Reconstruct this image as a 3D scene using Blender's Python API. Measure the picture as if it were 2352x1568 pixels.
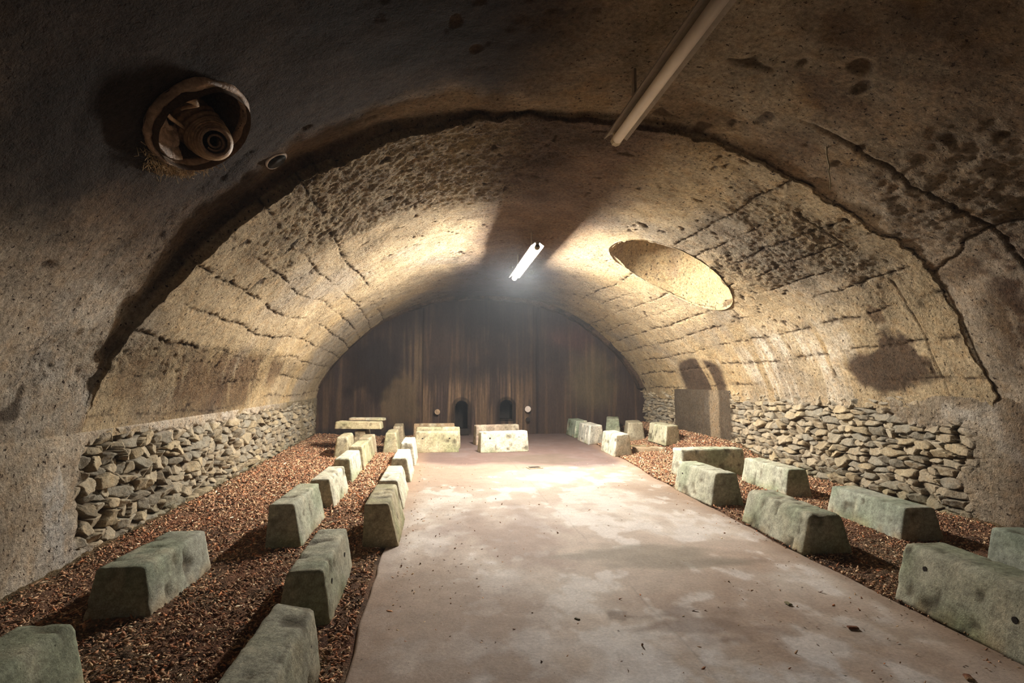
import bpy, bmesh, math, random
import numpy as np
from mathutils import Vector, Matrix

for o in list(bpy.data.objects):
    bpy.data.objects.remove(o)
SC = bpy.context.scene
COL = SC.collection

# ------------------------------------------------------------------ camera, world, lights, exposure
F, VX, VY, CX, CY, H = 1250., 1003., 880., 1176., 784., 1.6
_n = math.sqrt((VX-CX)**2+(VY-CY)**2+F*F)
psi = math.asin((CX-VX)/_n); phi = math.atan((VY-CY)/F)
fw = Vector((math.sin(psi)*math.cos(phi), math.cos(psi)*math.cos(phi), math.sin(phi)))
rt = Vector((math.cos(psi), -math.sin(psi), 0)); up = rt.cross(fw)
cam = bpy.data.cameras.new('camera'); co = bpy.data.objects.new('camera', cam); COL.objects.link(co)
cam.sensor_width = 36; cam.lens = F/2352*36; cam.clip_start = .05
co.matrix_world = Matrix(((rt.x, up.x, -fw.x, 0), (rt.y, up.y, -fw.y, 0), (rt.z, up.z, -fw.z, H), (0, 0, 0, 1)))
SC.camera = co
SC.view_settings.view_transform = 'Standard'; SC.view_settings.look = 'None'
SC.view_settings.gamma = 1; SC.view_settings.exposure = 0.08
SC.view_settings.use_curve_mapping = False
W = bpy.data.worlds.new('world'); SC.world = W; W.use_nodes = True
W.node_tree.nodes['Background'].inputs[0].default_value = (1, .88, .76, 1)
W.node_tree.nodes['Background'].inputs[1].default_value = 0.14     # added ambient fill, entering by the end left open behind the camera
LAMP = 1120.0            # emission of the lit tube
LAMP_COL = (1.0, .95, .86)
SC.cycles.max_bounces = 4; SC.cycles.diffuse_bounces = 4; SC.cycles.volume_bounces = 0; SC.cycles.adaptive_threshold = .08
SC.cycles.caustics_reflective = False; SC.cycles.caustics_refractive = False
SC.cycles.sample_clamp_indirect = 6
SC.cycles.use_denoising = True

YE = 17.2               # end wall
YS = 5.42               # step between the front and the rear vault
YF = -5.0               # unseen end behind the camera, left open for the ambient fill

# ------------------------------------------------------------------ numpy noise
def _h(ix, iy, iz, seed):
    n = (ix.astype(np.int64)*374761393 + iy.astype(np.int64)*668265263 + iz.astype(np.int64)*2147483647*3 + seed*1274126177)
    n = (n ^ (n >> 13)) * 1274126177 & 0x7fffffff
    n = (n ^ (n >> 16)) * 668265263 & 0x7fffffff
    return ((n >> 8) & 0xffff) / 32767.5 - 1.0
def vn2(x, y, s=0):
    x = np.asarray(x, float); y = np.asarray(y, float)
    ix = np.floor(x); iy = np.floor(y); fx = x-ix; fy = y-iy
    fx = fx*fx*(3-2*fx); fy = fy*fy*(3-2*fy); z = np.zeros_like(ix)
    a = _h(ix, iy, z, s); b = _h(ix+1, iy, z, s); c = _h(ix, iy+1, z, s); d = _h(ix+1, iy+1, z, s)
    return (a*(1-fx)+b*fx)*(1-fy)+(c*(1-fx)+d*fx)*fy
def fbm(x, y, s=0, o=4, g=.5):
    r = 0; a = 1; t = 0
    for k in range(o):
        c, sn = math.cos(k*.9), math.sin(k*.9)
        r = r + a*vn2(c*x-sn*y+k*17.3, sn*x+c*y-k*9.1, s+k*31); t += a; a *= g
        x = x*2.03; y = y*2.03
    return r/t*1.6
def ridged(x, y, s=0, o=4):
    r = 0; a = 1; t = 0
    for k in range(o):
        c, sn = math.cos(k*1.3+.4), math.sin(k*1.3+.4)
        r = r + a*(1-2*np.abs(vn2(c*x-sn*y+k*7.3, sn*x+c*y+k*5.1, s+k*13))); t += a; a *= .55
        x = x*2.1; y = y*2.1
    return r/t
def vn3(x, y, z, s=0):
    ix = np.floor(x); iy = np.floor(y); iz = np.floor(z); fx = x-ix; fy = y-iy; fz = z-iz
    fx = fx*fx*(3-2*fx); fy = fy*fy*(3-2*fy); fz = fz*fz*(3-2*fz)
    def L(k):
        a = _h(ix, iy, iz+k, s); b = _h(ix+1, iy, iz+k, s); c = _h(ix, iy+1, iz+k, s); d = _h(ix+1, iy+1, iz+k, s)
        return (a*(1-fx)+b*fx)*(1-fy)+(c*(1-fx)+d*fx)*fy
    return L(0)*(1-fz)+L(1)*fz
def sst(a, b, x):
    t = np.clip((x-a)/(b-a), 0, 1); return t*t*(3-2*t)
def mix(a, b, m):
    m = np.asarray(m)[..., None] if np.ndim(m) == np.ndim(a)-1 else m
    return a*(1-m)+np.asarray(b)*m
def blob(x, y, cx, cy, rx, ry, s=0, soft=.35, warp=.35, rot=0):
    c, sn = math.cos(rot), math.sin(rot); dx = x-cx; dy = y-cy
    u = (c*dx+sn*dy)/rx; v = (-sn*dx+c*dy)/ry
    d = np.sqrt(u*u+v*v)+warp*fbm(dx/rx*1.6+s*3.1, dy/ry*1.6+s*1.7, 50+s, 3)
    return 1-sst(1-soft, 1+soft, d)

# ------------------------------------------------------------------ object helpers
def tag(o, label=None, cat=None, group=None, kind=None):
    if label: o['label'] = label
    if cat: o['category'] = cat
    if group: o['group'] = group
    if kind: o['kind'] = kind
    return o
def empty(name, loc=(0, 0, 0), rz=0):
    o = bpy.data.objects.new(name, None); COL.objects.link(o); o.location = loc; o.rotation_euler = (0, 0, rz)
    o.empty_display_size = .1
    return o
def link(name, me, mat=None, parent=None, smooth=True):
    if mat: me.materials.append(mat)
    if smooth: me.shade_smooth()
    o = bpy.data.objects.new(name, me); COL.objects.link(o)
    if parent: o.parent = parent
    return o
ALB = .80
def mesh_np(name, co, faces, col=None, alpha=None):
    """co (n,3), faces (m,4) or (m,3) numpy"""
    me = bpy.data.meshes.new(name)
    co = np.asarray(co, np.float32); f = np.asarray(faces, np.int32); k = f.shape[1]
    me.vertices.add(len(co)); me.vertices.foreach_set('co', co.ravel())
    me.loops.add(f.size); me.loops.foreach_set('vertex_index', f.ravel())
    me.polygons.add(len(f)); me.polygons.foreach_set('loop_start', np.arange(0, f.size, k, dtype=np.int32))
    me.polygons.foreach_set('loop_total', np.full(len(f), k, np.int32))
    me.update(calc_edges=True)
    if col is not None:
        a = me.attributes.new('tint', 'FLOAT_COLOR', 'POINT')
        c4 = np.ones((len(co), 4), np.float32); c4[:, :3] = np.clip(np.asarray(col)*ALB, .003, 1)
        if alpha is not None: c4[:, 3] = alpha
        a.data.foreach_set('color', c4.ravel())
    return me
def grid_faces(nr, nc, flip=False):
    i = np.arange(nr-1)[:, None]*nc+np.arange(nc-1)[None, :]; i = i.ravel()
    q = np.stack([i, i+1, i+nc+1, i+nc], 1)
    return q[:, ::-1] if flip else q
def bm_obj(name, bm, mat, parent=None, smooth=False):
    me = bpy.data.meshes.new(name); bm.to_mesh(me); bm.free()
    return link(name, me, mat, parent, smooth)
def bm_tube(bm, pts, r, seg=12, caps=True):
    pts = [Vector(p) for p in pts]; rs = r if isinstance(r, (list, tuple)) else [r]*len(pts)
    rings = []; nrm = None
    for i, p in enumerate(pts):
        d = (pts[min(i+1, len(pts)-1)]-pts[max(i-1, 0)]).normalized()
        if nrm is None: nrm = d.orthogonal().normalized()
        nrm = (nrm-d*nrm.dot(d)).normalized(); b = d.cross(nrm)
        rings.append([bm.verts.new(p+(nrm*math.cos(2*math.pi*k/seg)+b*math.sin(2*math.pi*k/seg))*rs[i]) for k in range(seg)])
    for a, c in zip(rings, rings[1:]):
        for k in range(seg): bm.faces.new((a[k], a[(k+1) % seg], c[(k+1) % seg], c[k]))
    if caps: bm.faces.new(rings[0][::-1]); bm.faces.new(rings[-1])
    return rings
def bm_box(bm, x0, x1, y0, y1, z0, z1):
    v = [bm.verts.new(p) for p in ((x0,y0,z0),(x1,y0,z0),(x1,y1,z0),(x0,y1,z0),(x0,y0,z1),(x1,y0,z1),(x1,y1,z1),(x0,y1,z1))]
    for f in ((3,2,1,0),(4,5,6,7),(0,1,5,4),(1,2,6,5),(2,3,7,6),(3,0,4,7)): bm.faces.new([v[i] for i in f])

# ------------------------------------------------------------------ materials
def mat_base(name):
    m = bpy.data.materials.new(name); m.use_nodes = True; nt = m.node_tree
    return m, nt, nt.nodes['Principled BSDF']
def N(nt, t, **kw):
    n = nt.nodes.new(t)
    for k, v in kw.items():
        if k.startswith('i_'): n.inputs[k[2:].replace('_', ' ')].default_value = v
        else: setattr(n, k, v)
    return n
def surf(name, col=None, attr=False, rough=.9, bumps=((30, .02, .6),), mott=((6, .25), (60, .25)), flakes=None, pits=None, spec=.2, hue=None, stretch=None):
    """col / vertex tint, mottled by noises (scale, strength), relief from noises (scale, depth m, detail)"""
    m, nt, b = mat_base(name); L = nt.links.new
    tc = N(nt, 'ShaderNodeTexCoord'); vec = tc.outputs['Object']
    if stretch:
        mp = N(nt, 'ShaderNodeMapping'); mp.inputs['Scale'].default_value = stretch; L(vec, mp.inputs[0]); vec = mp.outputs[0]
    if attr:
        a = N(nt, 'ShaderNodeAttribute', attribute_name='tint'); cur = a.outputs['Color']
    else:
        r = N(nt, 'ShaderNodeRGB'); r.outputs[0].default_value = (*col, 1); cur = r.outputs[0]
    for sc, st in mott:
        n = N(nt, 'ShaderNodeTexNoise', i_Scale=sc, i_Detail=5.0, i_Roughness=.6); L(vec, n.inputs['Vector'])
        mr = N(nt, 'ShaderNodeMapRange'); mr.inputs[1].default_value = .3; mr.inputs[2].default_value = .7
        mr.inputs[3].default_value = 1-st; mr.inputs[4].default_value = 1+st; L(n.outputs[0], mr.inputs[0])
        mx = N(nt, 'ShaderNodeVectorMath', operation='SCALE'); L(cur, mx.inputs[0]); L(mr.outputs[0], mx.inputs['Scale']); cur = mx.outputs[0]
    if hue:
        n = N(nt, 'ShaderNodeTexNoise', i_Scale=hue[0], i_Detail=4.0); L(vec, n.inputs['Vector'])
        mr = N(nt, 'ShaderNodeMapRange'); mr.inputs[1].default_value = .45; mr.inputs[2].default_value = .7; mr.inputs[4].default_value = hue[2]; L(n.outputs[0], mr.inputs[0])
        mm = N(nt, 'ShaderNodeMix', data_type='RGBA', blend_type='MULTIPLY'); L(mr.outputs[0], mm.inputs[0]); L(cur, mm.inputs[6]); mm.inputs[7].default_value = (*hue[1], 1); cur = mm.outputs[2]
    prev = None
    for sc, dep, rg in bumps:
        n = N(nt, 'ShaderNodeTexNoise', i_Scale=sc, i_Detail=6.0, i_Roughness=rg); L(vec, n.inputs['Vector'])
        bp = N(nt, 'ShaderNodeBump', i_Strength=1.0, i_Distance=dep); L(n.outputs[0], bp.inputs['Height'])
        if prev: L(prev, bp.inputs['Normal'])
        prev = bp.outputs[0]
    if flakes:
        sc, dep = flakes
        nz = N(nt, 'ShaderNodeTexNoise', i_Scale=sc*.7, i_Detail=3.0); L(vec, nz.inputs['Vector'])
        ad = N(nt, 'ShaderNodeVectorMath', operation='MULTIPLY_ADD'); L(nz.outputs['Color'], ad.inputs[0]); ad.inputs[1].default_value = (.12,)*3; L(vec, ad.inputs[2])
        v = N(nt, 'ShaderNodeTexVoronoi', i_Scale=sc); L(ad.outputs[0], v.inputs['Vector'])
        bp = N(nt, 'ShaderNodeBump', i_Strength=1.0, i_Distance=dep); L(v.outputs['Distance'], bp.inputs['Height'])
        if attr and name == 'vault_concrete':
            n2 = N(nt, 'ShaderNodeTexNoise', i_Scale=26.0, i_Detail=7.0, i_Roughness=.7, i_Distortion=1.2); L(vec, n2.inputs['Vector'])
            m2 = N(nt, 'ShaderNodeMath', operation='MULTIPLY_ADD'); L(n2.outputs[0], m2.inputs[0]); m2.inputs[1].default_value = 1.6; L(v.outputs['Distance'], m2.inputs[2])
            m3 = N(nt, 'ShaderNodeMath', operation='MULTIPLY_ADD'); L(a.outputs['Alpha'], m3.inputs[0]); m3.inputs[1].default_value = 2.6; m3.inputs[2].default_value = .5
            m4 = N(nt, 'ShaderNodeMath', operation='MULTIPLY'); L(m2.outputs[0], m4.inputs[0]); L(m3.outputs[0], m4.inputs[1])
            L(m4.outputs[0], bp.inputs['Height'])
        if prev: L(prev, bp.inputs['Normal'])
        prev = bp.outputs[0]
    if pits:
        sc, thr, c2 = pits
        n = N(nt, 'ShaderNodeTexNoise', i_Scale=sc, i_Detail=3.0, i_Roughness=.65); L(vec, n.inputs['Vector'])
        mr = N(nt, 'ShaderNodeMapRange'); mr.inputs[1].default_value = thr; mr.inputs[2].default_value = thr-.05; L(n.outputs[0], mr.inputs[0])
        mm = N(nt, 'ShaderNodeMix', data_type='RGBA'); L(mr.outputs[0], mm.inputs[0]); L(cur, mm.inputs[6]); mm.inputs[7].default_value = (*c2, 1); cur = mm.outputs[2]
        bp = N(nt, 'ShaderNodeBump', i_Strength=1.0, i_Distance=-.012); L(mr.outputs[0], bp.inputs['Height'])
        if prev: L(prev, bp.inputs['Normal'])
        prev = bp.outputs[0]
    L(cur, b.inputs['Base Color'])
    if prev: L(prev, b.inputs['Normal'])
    b.inputs['Roughness'].default_value = rough; b.inputs['Specular IOR Level'].default_value = spec
    return m
M = {}
M['vault'] = surf('vault_concrete', attr=True, bumps=((14, .02, .62), (55, .010, .7)), mott=((3, .22), (25, .38), (120, .30)), flakes=(34, .012), pits=(24, .375, (.035, .018, .010)), rough=.92, hue=(9, (1, .82, .62), .5))
M['stone'] = surf('rubble_stone', attr=True, bumps=((16, .02, .6), (70, .008, .7)), mott=((9, .25), (60, .3)), rough=.85, hue=(14, (1, .85, .68), .5))
M['endwall'] = surf('streaked_render', attr=True, bumps=((5, .012, .6), (40, .005, .6)), mott=((2.5, .2), (30, .2)), rough=.8, stretch=(1, 1, .35))  # dark brown render with vertical streaks
M['slab'] = surf('slab_concrete', attr=True, bumps=((9, .006, .6), (90, .003, .7)), mott=((5, .12), (45, .16), (220, .12)), rough=.72, spec=.3, pits=(42, .285, (.07, .04, .025)))
M['gravel'] = surf('gravel_soil', attr=True, bumps=((22, .03, .65), (80, .012, .7)), mott=((7, .3), (60, .45)), flakes=(45, .02), rough=.95)
M['chip'] = surf('litter_chip', attr=True, bumps=((60, .004, .6),), mott=((40, .3),), rough=.9)
M['block'] = surf('cast_concrete', attr=True, bumps=((12, .010, .65), (75, .005, .7)), mott=((5, .3), (28, .3), (110, .25)), pits=(40, .30, (.05, .04, .03)), rough=.82, hue=(3, (.92, .97, .88), .45))
M['rust'] = surf('rusted_iron', col=(.36, .24, .14), bumps=((12, .01, .6), (70, .004, .6)), mott=((8, .45), (40, .3)), rough=.55, spec=.5)
M['rim'] = surf('opening_rim', col=(.34, .22, .14), bumps=((14, .03, .6), (60, .01, .6)), mott=((8, .5), (30, .3)), rough=.6, spec=.4)
M['dark'] = surf('dark_iron_recess', col=(.02, .015, .012), bumps=((30, .004, .6),), mott=((10, .3),), rough=.7)  # near black for iron; in niches and shaft ends it paints in shade
M['straw'] = surf('dry_straw', col=(.42, .29, .15), bumps=(), mott=((20, .4),), rough=.9)
M['root'] = surf('pale_root', col=(.40, .33, .22), bumps=(), mott=((20, .3),), rough=.9)
M['housing'] = surf('enamelled_steel', col=(.30, .24, .18), bumps=((6, .002, .5),), mott=((4, .2), (30, .15)), rough=.5, spec=.4)
M['cover'] = surf('dusty_plastic', col=(.80, .68, .55), bumps=(), mott=((5, .08),), rough=.45, spec=.4)
M['cap'] = surf('cream_plastic', col=(.55, .45, .30), bumps=(), mott=((9, .15),), rough=.6)
M['white'] = surf('whitewashed', col=(.65, .56, .5), bumps=((30, .004, .6),), mott=((10, .15),), rough=.8)
m, nt, b = mat_base('lit_tube'); b.inputs['Base Color'].default_value = (.8, .8, .8, 1)
b.inputs['Emission Color'].default_value = (*LAMP_COL, 1); b.inputs['Emission Strength'].default_value = LAMP; M['lit'] = m

# ------------------------------------------------------------------ vault cross section
CXV = 1.57
def aw(Y): return 4.73+(Y-5.5)*.0376
TT = [0, .2, .35, .5, .6, .7, .8, .9, .95, .985, 1.0]; ZZ = [4.36, 4.31, 4.17, 3.87, 3.6, 3.26, 2.8, 2.22, 1.85, 1.5, 1.2]
pts = [(-t, z) for t, z in zip(TT[::-1], ZZ[::-1])][:-1]+list(zip(TT, ZZ))
pts = np.array([(-1.0, 1.08)]+pts[1:-1]+[(1.0, 1.36)]) if False else np.array([(-1.0, 1.08)]+pts+[(1.0, 1.15)])
P = pts.astype(float); P[:, 0] *= 4.9
for _ in range(4):      # Chaikin
    Q = [P[0]]
    for p, q in zip(P, P[1:]): Q += [p*.75+q*.25, p*.25+q*.75]
    P = np.array(Q+[P[-1]])
ss = np.concatenate([[0], np.cumsum(np.hypot(*(P[1:]-P[:-1]).T))])
NA = 640
sA = np.linspace(0, ss[-1], NA)
tA = np.interp(sA, ss, P[:, 0])/4.9; zA = np.interp(sA, ss, P[:, 1])
nxA = -np.gradient(zA); nzA = np.gradient(tA*4.9); ln = np.hypot(nxA, nzA); nxA /= ln; nzA /= ln   # outward normal
sC = sA-ss[-1]/2        # signed arc length from the crown
def bulge(t, Y): return np.where(t > 0, .35*np.exp(-((t-.86)/.13)**2)*np.clip(1-(Y-5.5)/9, 0, 1), 0)
EO_T = [-1, -.98, -.94, -.88, -.8, -.6, -.45, -.3, -.15, 0, .15, .32, .5, .8, 1]
EO_E = [0, .03, .10, .15, .20, .24, .22, .13, .07, .10, .12, .07, .04, .03, .03]
rows = []
for y in np.arange(YF, 2.0, .09): rows.append((y, .3))
for y in np.arange(2.0, YS, .021): rows.append((y, .3+.7*min(1, max(0, (y-4.1)/(YS-4.1)))**1.6))
for k in range(9): rows.append((YS+.002*k, 1-(k+1)/9.))
y = YS+.03
while y < YE+.1:
    rows.append((y, 0)); y += .0155*(max(y, 5.5)/5.5)**.75
RY = np.array([r[0] for r in rows]); RO = np.array([r[1] for r in rows], float)
NR = len(RY)
T2 = np.repeat(tA[None], NR, 0); S2 = np.repeat(sC[None], NR, 0); Y2 = np.repeat(RY[:, None], NA, 1)
E2 = np.interp(tA, EO_T, EO_E)[None]*RO[:, None]
rear = 1-(RY < YS+.008)[:, None]*np.ones((1, NA))
# ragged edge of the rear vault
Y2 = Y2+np.where(np.abs(Y2-YS) < .6, fbm(S2*3, S2*0+3, 5, 4)*.05+fbm(S2*14, S2*0, 8, 3)*.025, 0)*np.exp(-np.abs(RY[:, None]-YS)/.15)*(rear*.999+.001)
X0 = CXV+aw(Y2)*T2; Z0 = np.repeat(zA[None], NR, 0)+bulge(T2, Y2)
def vpt(t, Y):          # point on the vault surface, undisplaced
    return Vector((CXV+aw(Y)*t, Y, float(np.interp(t, tA, zA)+bulge(np.array(t), Y))))
X0 = X0+nxA[None]*E2; Z0 = Z0+nzA[None]*E2
# relief (positive = into the room)
wob = fbm(Y2*.35, S2*.5, 11, 3)*.09+fbm(Y2*5, S2*0+3, 12, 3)*.016
rough_m = np.clip(blob(T2, Y2, -.40, 6.6, .34, 1.7, 1)+blob(T2, Y2, -.2, 6.0, .25, .9, 2)*.8+blob(T2, Y2, .66, 7.4, .10, 1.3, 3)+blob(T2, Y2, .62, 6.3, .2, .5, 4)*.7
                  + blob(T2, Y2, -.955, 8.2, .05, 3.4, 5)*.9+.25*sst(.1, .7, fbm(S2*.8, Y2*.8, 21, 3)), 0, 1)*rear
rough_f = np.clip(blob(T2, Y2, .72, 4.4, .16, .9, 6)+blob(T2, Y2, -.985, 4.9, .05, .6, 7)+blob(T2, Y2, -.78, 5.0, .14, .5, 8)*.8+sst(.25, .8, fbm(S2*.9, Y2*.9, 22, 3))*.6, 0, 1)*(1-rear)
vis = (Y2 > 1.8)
D = fbm(S2*.7, Y2*.6, 31, 3)*.035 + fbm(S2*5, Y2*5, 32, 4)*.009
D = D+rough_m*(-ridged(S2*7, Y2*6, 33, 5)*.022+fbm(S2*20, Y2*20, 34, 3)*.014)
D = D+rough_f*(-ridged(S2*4, Y2*3, 35, 5)*.034+fbm(S2*14, Y2*14, 36, 3)*.012)
# board-mark joints along the vault
SP = .43
ph = (S2+wob+.1)/SP; k_id = np.floor(ph+.5); dj = np.abs(ph-k_id)*SP
jm = sst(-.75, -.1, vn2(Y2*.55+k_id*7.7, k_id*3.3, 41))*sst(.38, .50, np.where(T2 < 0, -T2-.12, T2))*rear*sst(-.9, -.1, fbm(Y2*3.1, k_id*4.4, 40, 3))
jw = .004+.011*np.abs(fbm(Y2*7, k_id*5.1, 42, 2))
joint = np.exp(-(dj/jw)**2)*jm
near_j = np.exp(-(dj/.05)**2)*jm*sst(-.1, .4, fbm(S2*16, Y2*16, 43, 3))
# cross joints of the shuttering bays
def xj(y0, amp=.05, w=.014, sd=0): 
    d = np.abs(Y2-y0-amp*fbm(S2*1.3, S2*0+y0, 44+sd, 4)); return np.exp(-(d/w)**2)
cross = (xj(5.95, .06, .010)*sst(.45, .6, T2)*.8+xj(9.6, .05, .010)*.4*sst(0., .4, fbm(S2*.6, Y2*0+4, 45, 2))+xj(13.0, .05, .012)*.4)*rear*sst(-.4, .2, fbm(S2*2.2, Y2*0, 39, 3))
frontseam = xj(4.55, .10, .02, 3)*sst(.35, .5, T2)*(1-rear)
cr1 = np.exp(-(np.abs(T2-.80+.03*fbm(Y2*1.5, Y2*0, 46, 4)-(Y2-4.5)*.05)/.0025)**2)*(1-rear)*sst(2.5, 3.2, Y2)
crack = np.clip(joint+near_j*.6+cross+frontseam+cr1, 0, 1.2)
D = D-crack*.030
# scattered pits
pit = sst(.70, .86, vn2(S2*13, Y2*13, 47)*.75+vn2(S2*4.1, Y2*4.1, 48)*.45)*rear
pitf = sst(.74, .9, vn2(S2*5.3, Y2*5.3, 49)*.8+vn2(S2*2.1, Y2*2.1, 50)*.4)*(1-rear)
D = D-(pit+pitf)*.018
hol = blob(T2, Y2, .86, 3.6, .045, .55, 9, .3, .5)*(1-rear); D = D-hol*.10
D = D*np.where(vis, 1, .3)
D = D*sst(0, .03, 1-np.abs(T2))
X0 -= nxA[None]*D; Z0 -= nzA[None]*D
# colour of the plaster, with crown and upper left shade painted in
c_w = np.array([.47, .365, .225]); c_g = np.array([.36, .30, .22]); c_b = np.array([.20, .12, .065]); c_k = np.array([.05, .03, .02]); c_p = np.array([.58, .50, .40])
C = np.ones(T2.shape+(3,))*c_w
C = mix(C, c_g, sst(-.2, .8, fbm(S2*.8, Y2*.7, 61, 4)))
C = mix(C, [.50, .36, .18], .6*sst(.0, .8, fbm(S2*.7+9, Y2*.9, 62, 3)))
C = mix(C, c_b, rough_m*.45*sst(-.3, .6, fbm(S2*7, Y2*7, 63, 3)))
fr = 1-rear
crown_shade = sst(.80, .40, np.abs(T2+.05))  # crown shade put into the tint, together with brown mottling
C = mix(C, np.array([.30, .215, .14])*np.ones(3), fr*.85)
C = mix(C, [.40, .33, .245], fr*sst(.80, .93, np.abs(T2))*.95)
C = mix(C, [.56, .47, .36], fr*sst(-.78, -.90, T2)*.95)
C = mix(C, [.27, .20, .13], fr*sst(-.1, .6, fbm(Y2*1.1, S2*1.1, 74, 4))*.6*sst(.80, .93, np.abs(T2)))
C = mix(C, [.62, .56, .48], fr*sst(.2, .7, fbm(Y2*1.3, S2*1.2, 75, 4))*.7*sst(.80, .93, -T2))
C = mix(C, [.12, .07, .04], fr*.75*sst(.97, .78, np.abs(T2))*sst(-.25, .7, fbm(S2*.55+3, Y2*.6, 64, 5)+crown_shade*.3))
C = mix(C, [.33, .20, .08], fr*.6*sst(.2, .8, fbm(S2*1.1+3, Y2*1.1, 65, 4)))
C = mix(C, [.46, .38, .27], fr*.7*sst(.1, .6, fbm(S2*.5+13, Y2*.9, 66, 5))*sst(-.2, .3, T2)*sst(.85, .6, T2))
C = mix(C, [.10, .055, .03], fr*.8*blob(T2, Y2, .93, 4.1, .12, .9, 12, .5))
C = mix(C, [.030, .018, .012], fr*.93*sst(.05, -.25, T2)*sst(-.90, -.70, T2+.03*fbm(S2*2, Y2*2, 76, 3))*sst(5.25, 4.5, Y2+.25*fbm(S2*2, Y2*2, 79, 3)))  # upper left shade in front of the step painted near black
C = mix(C, [.02, .013, .01], fr*.8*np.clip(blob(T2, Y2, -.76, 3.35, .10, .55, 24, .5, .5)+blob(T2, Y2, -.35, 3.6, .14, .5, 25, .6, .6), 0, 1))
C = mix(C, [.08, .045, .028], fr*.85*sst(.76, .88, T2+.05*fbm(S2*2, Y2*2, 77, 3))*sst(5.3, 4.7, Y2))
C = mix(C, [.45, .37, .28], fr*.6*sst(.5, .7, T2)*sst(.1, .5, ridged(S2*3, Y2*2.2, 78, 4)))
C = mix(C, c_p, fr*.8*blob(T2, Y2, -.90, 4.75, .03, .35, 13, .4, .6))
# crown of the rear vault, the lamp's cutoff shade deepened in the tint
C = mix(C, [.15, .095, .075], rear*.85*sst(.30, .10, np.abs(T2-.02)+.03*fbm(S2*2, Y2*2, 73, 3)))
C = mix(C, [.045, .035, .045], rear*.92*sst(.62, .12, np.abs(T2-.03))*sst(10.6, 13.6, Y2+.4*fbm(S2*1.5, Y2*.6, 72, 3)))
# white efflorescence and damp on the lower right side
C = mix(C, [.66, .58, .46], rear*.85*blob(T2, Y2, .95, 9.0, .06, 1.7, 14, .5, .4)*sst(-.2, .4, fbm(Y2*6, S2*.8, 67, 3)))
C = mix(C, c_k*1.2, rear*.93*np.clip(blob(T2, Y2, .965, 12.6, .060, 1.25, 15, .12, .10)*(1-.75*blob(T2, Y2, .96, 12.1, .09, .16, 16, .4, .1)), 0, 1))
C = mix(C, c_k*1.4, rear*.9*np.clip(blob(T2, Y2, .972, 6.75, .022, .75, 17, .18, .3)+blob(T2, Y2, .95, 6.55, .03, .28, 18, .2, .3), 0, 1))
C = mix(C, c_b*.7, rear*.8*blob(T2, Y2, .895, 6.55, .016, .13, 19, .2, .4))
C = mix(C, c_b*.9, rear*.75*blob(T2, Y2, -.965, 9., .035, 3.8, 20, .3, .3)*sst(.05, .25, fbm(Y2*1.8+S2*1.4, S2*.4, 68, 3)))
C = mix(C, c_b*.35, np.clip(crack*.95+pit*.9+pitf*.8+hol, 0, 1))
VX3 = np.stack([X0, Y2, Z0], -1)
faces = grid_faces(NR, NA)
# openings: the round shaft on the right and the oval duct on the left
fc = VX3.reshape(-1, 3)[faces].mean(1)
SH = (4.30, 9.60, 1.05)
dsh = np.hypot(fc[:, 0]-SH[0], fc[:, 1]-SH[1])+.05*fbm(fc[:, 0]*3, fc[:, 1]*3, 70, 3)
OPC = Vector((-1.65, 3.87, 3.39)); OK_ = .93
OPN = Vector((-.66, 0, .75)).normalized(); OPU = Vector((0, 1, 0)); OPV = OPN.cross(OPU).normalized()
OPN *= OK_; OPU *= OK_; OPV *= OK_
rel = fc-np.array(OPC); du = rel@np.array(OPU)/OK_**2; dv = rel@np.array(OPV)/OK_**2
dop = np.hypot(du/.42, dv/.34)
SMC = Vector((-1.475, 5.035, 3.625)); rel = fc-np.array(SMC); dsm = np.sqrt((rel**2).sum(1))
keep = (dsh > SH[2]) & ~((dop < 1) & (np.abs(rel[:, 2]) < 1.2) & (fc[:, 0] < -1)) & (dsm > .075)
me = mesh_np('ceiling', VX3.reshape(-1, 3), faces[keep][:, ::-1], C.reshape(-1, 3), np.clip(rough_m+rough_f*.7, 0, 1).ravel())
ceiling = link('ceiling', me, M['vault']); tag(ceiling, kind='structure')

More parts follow.
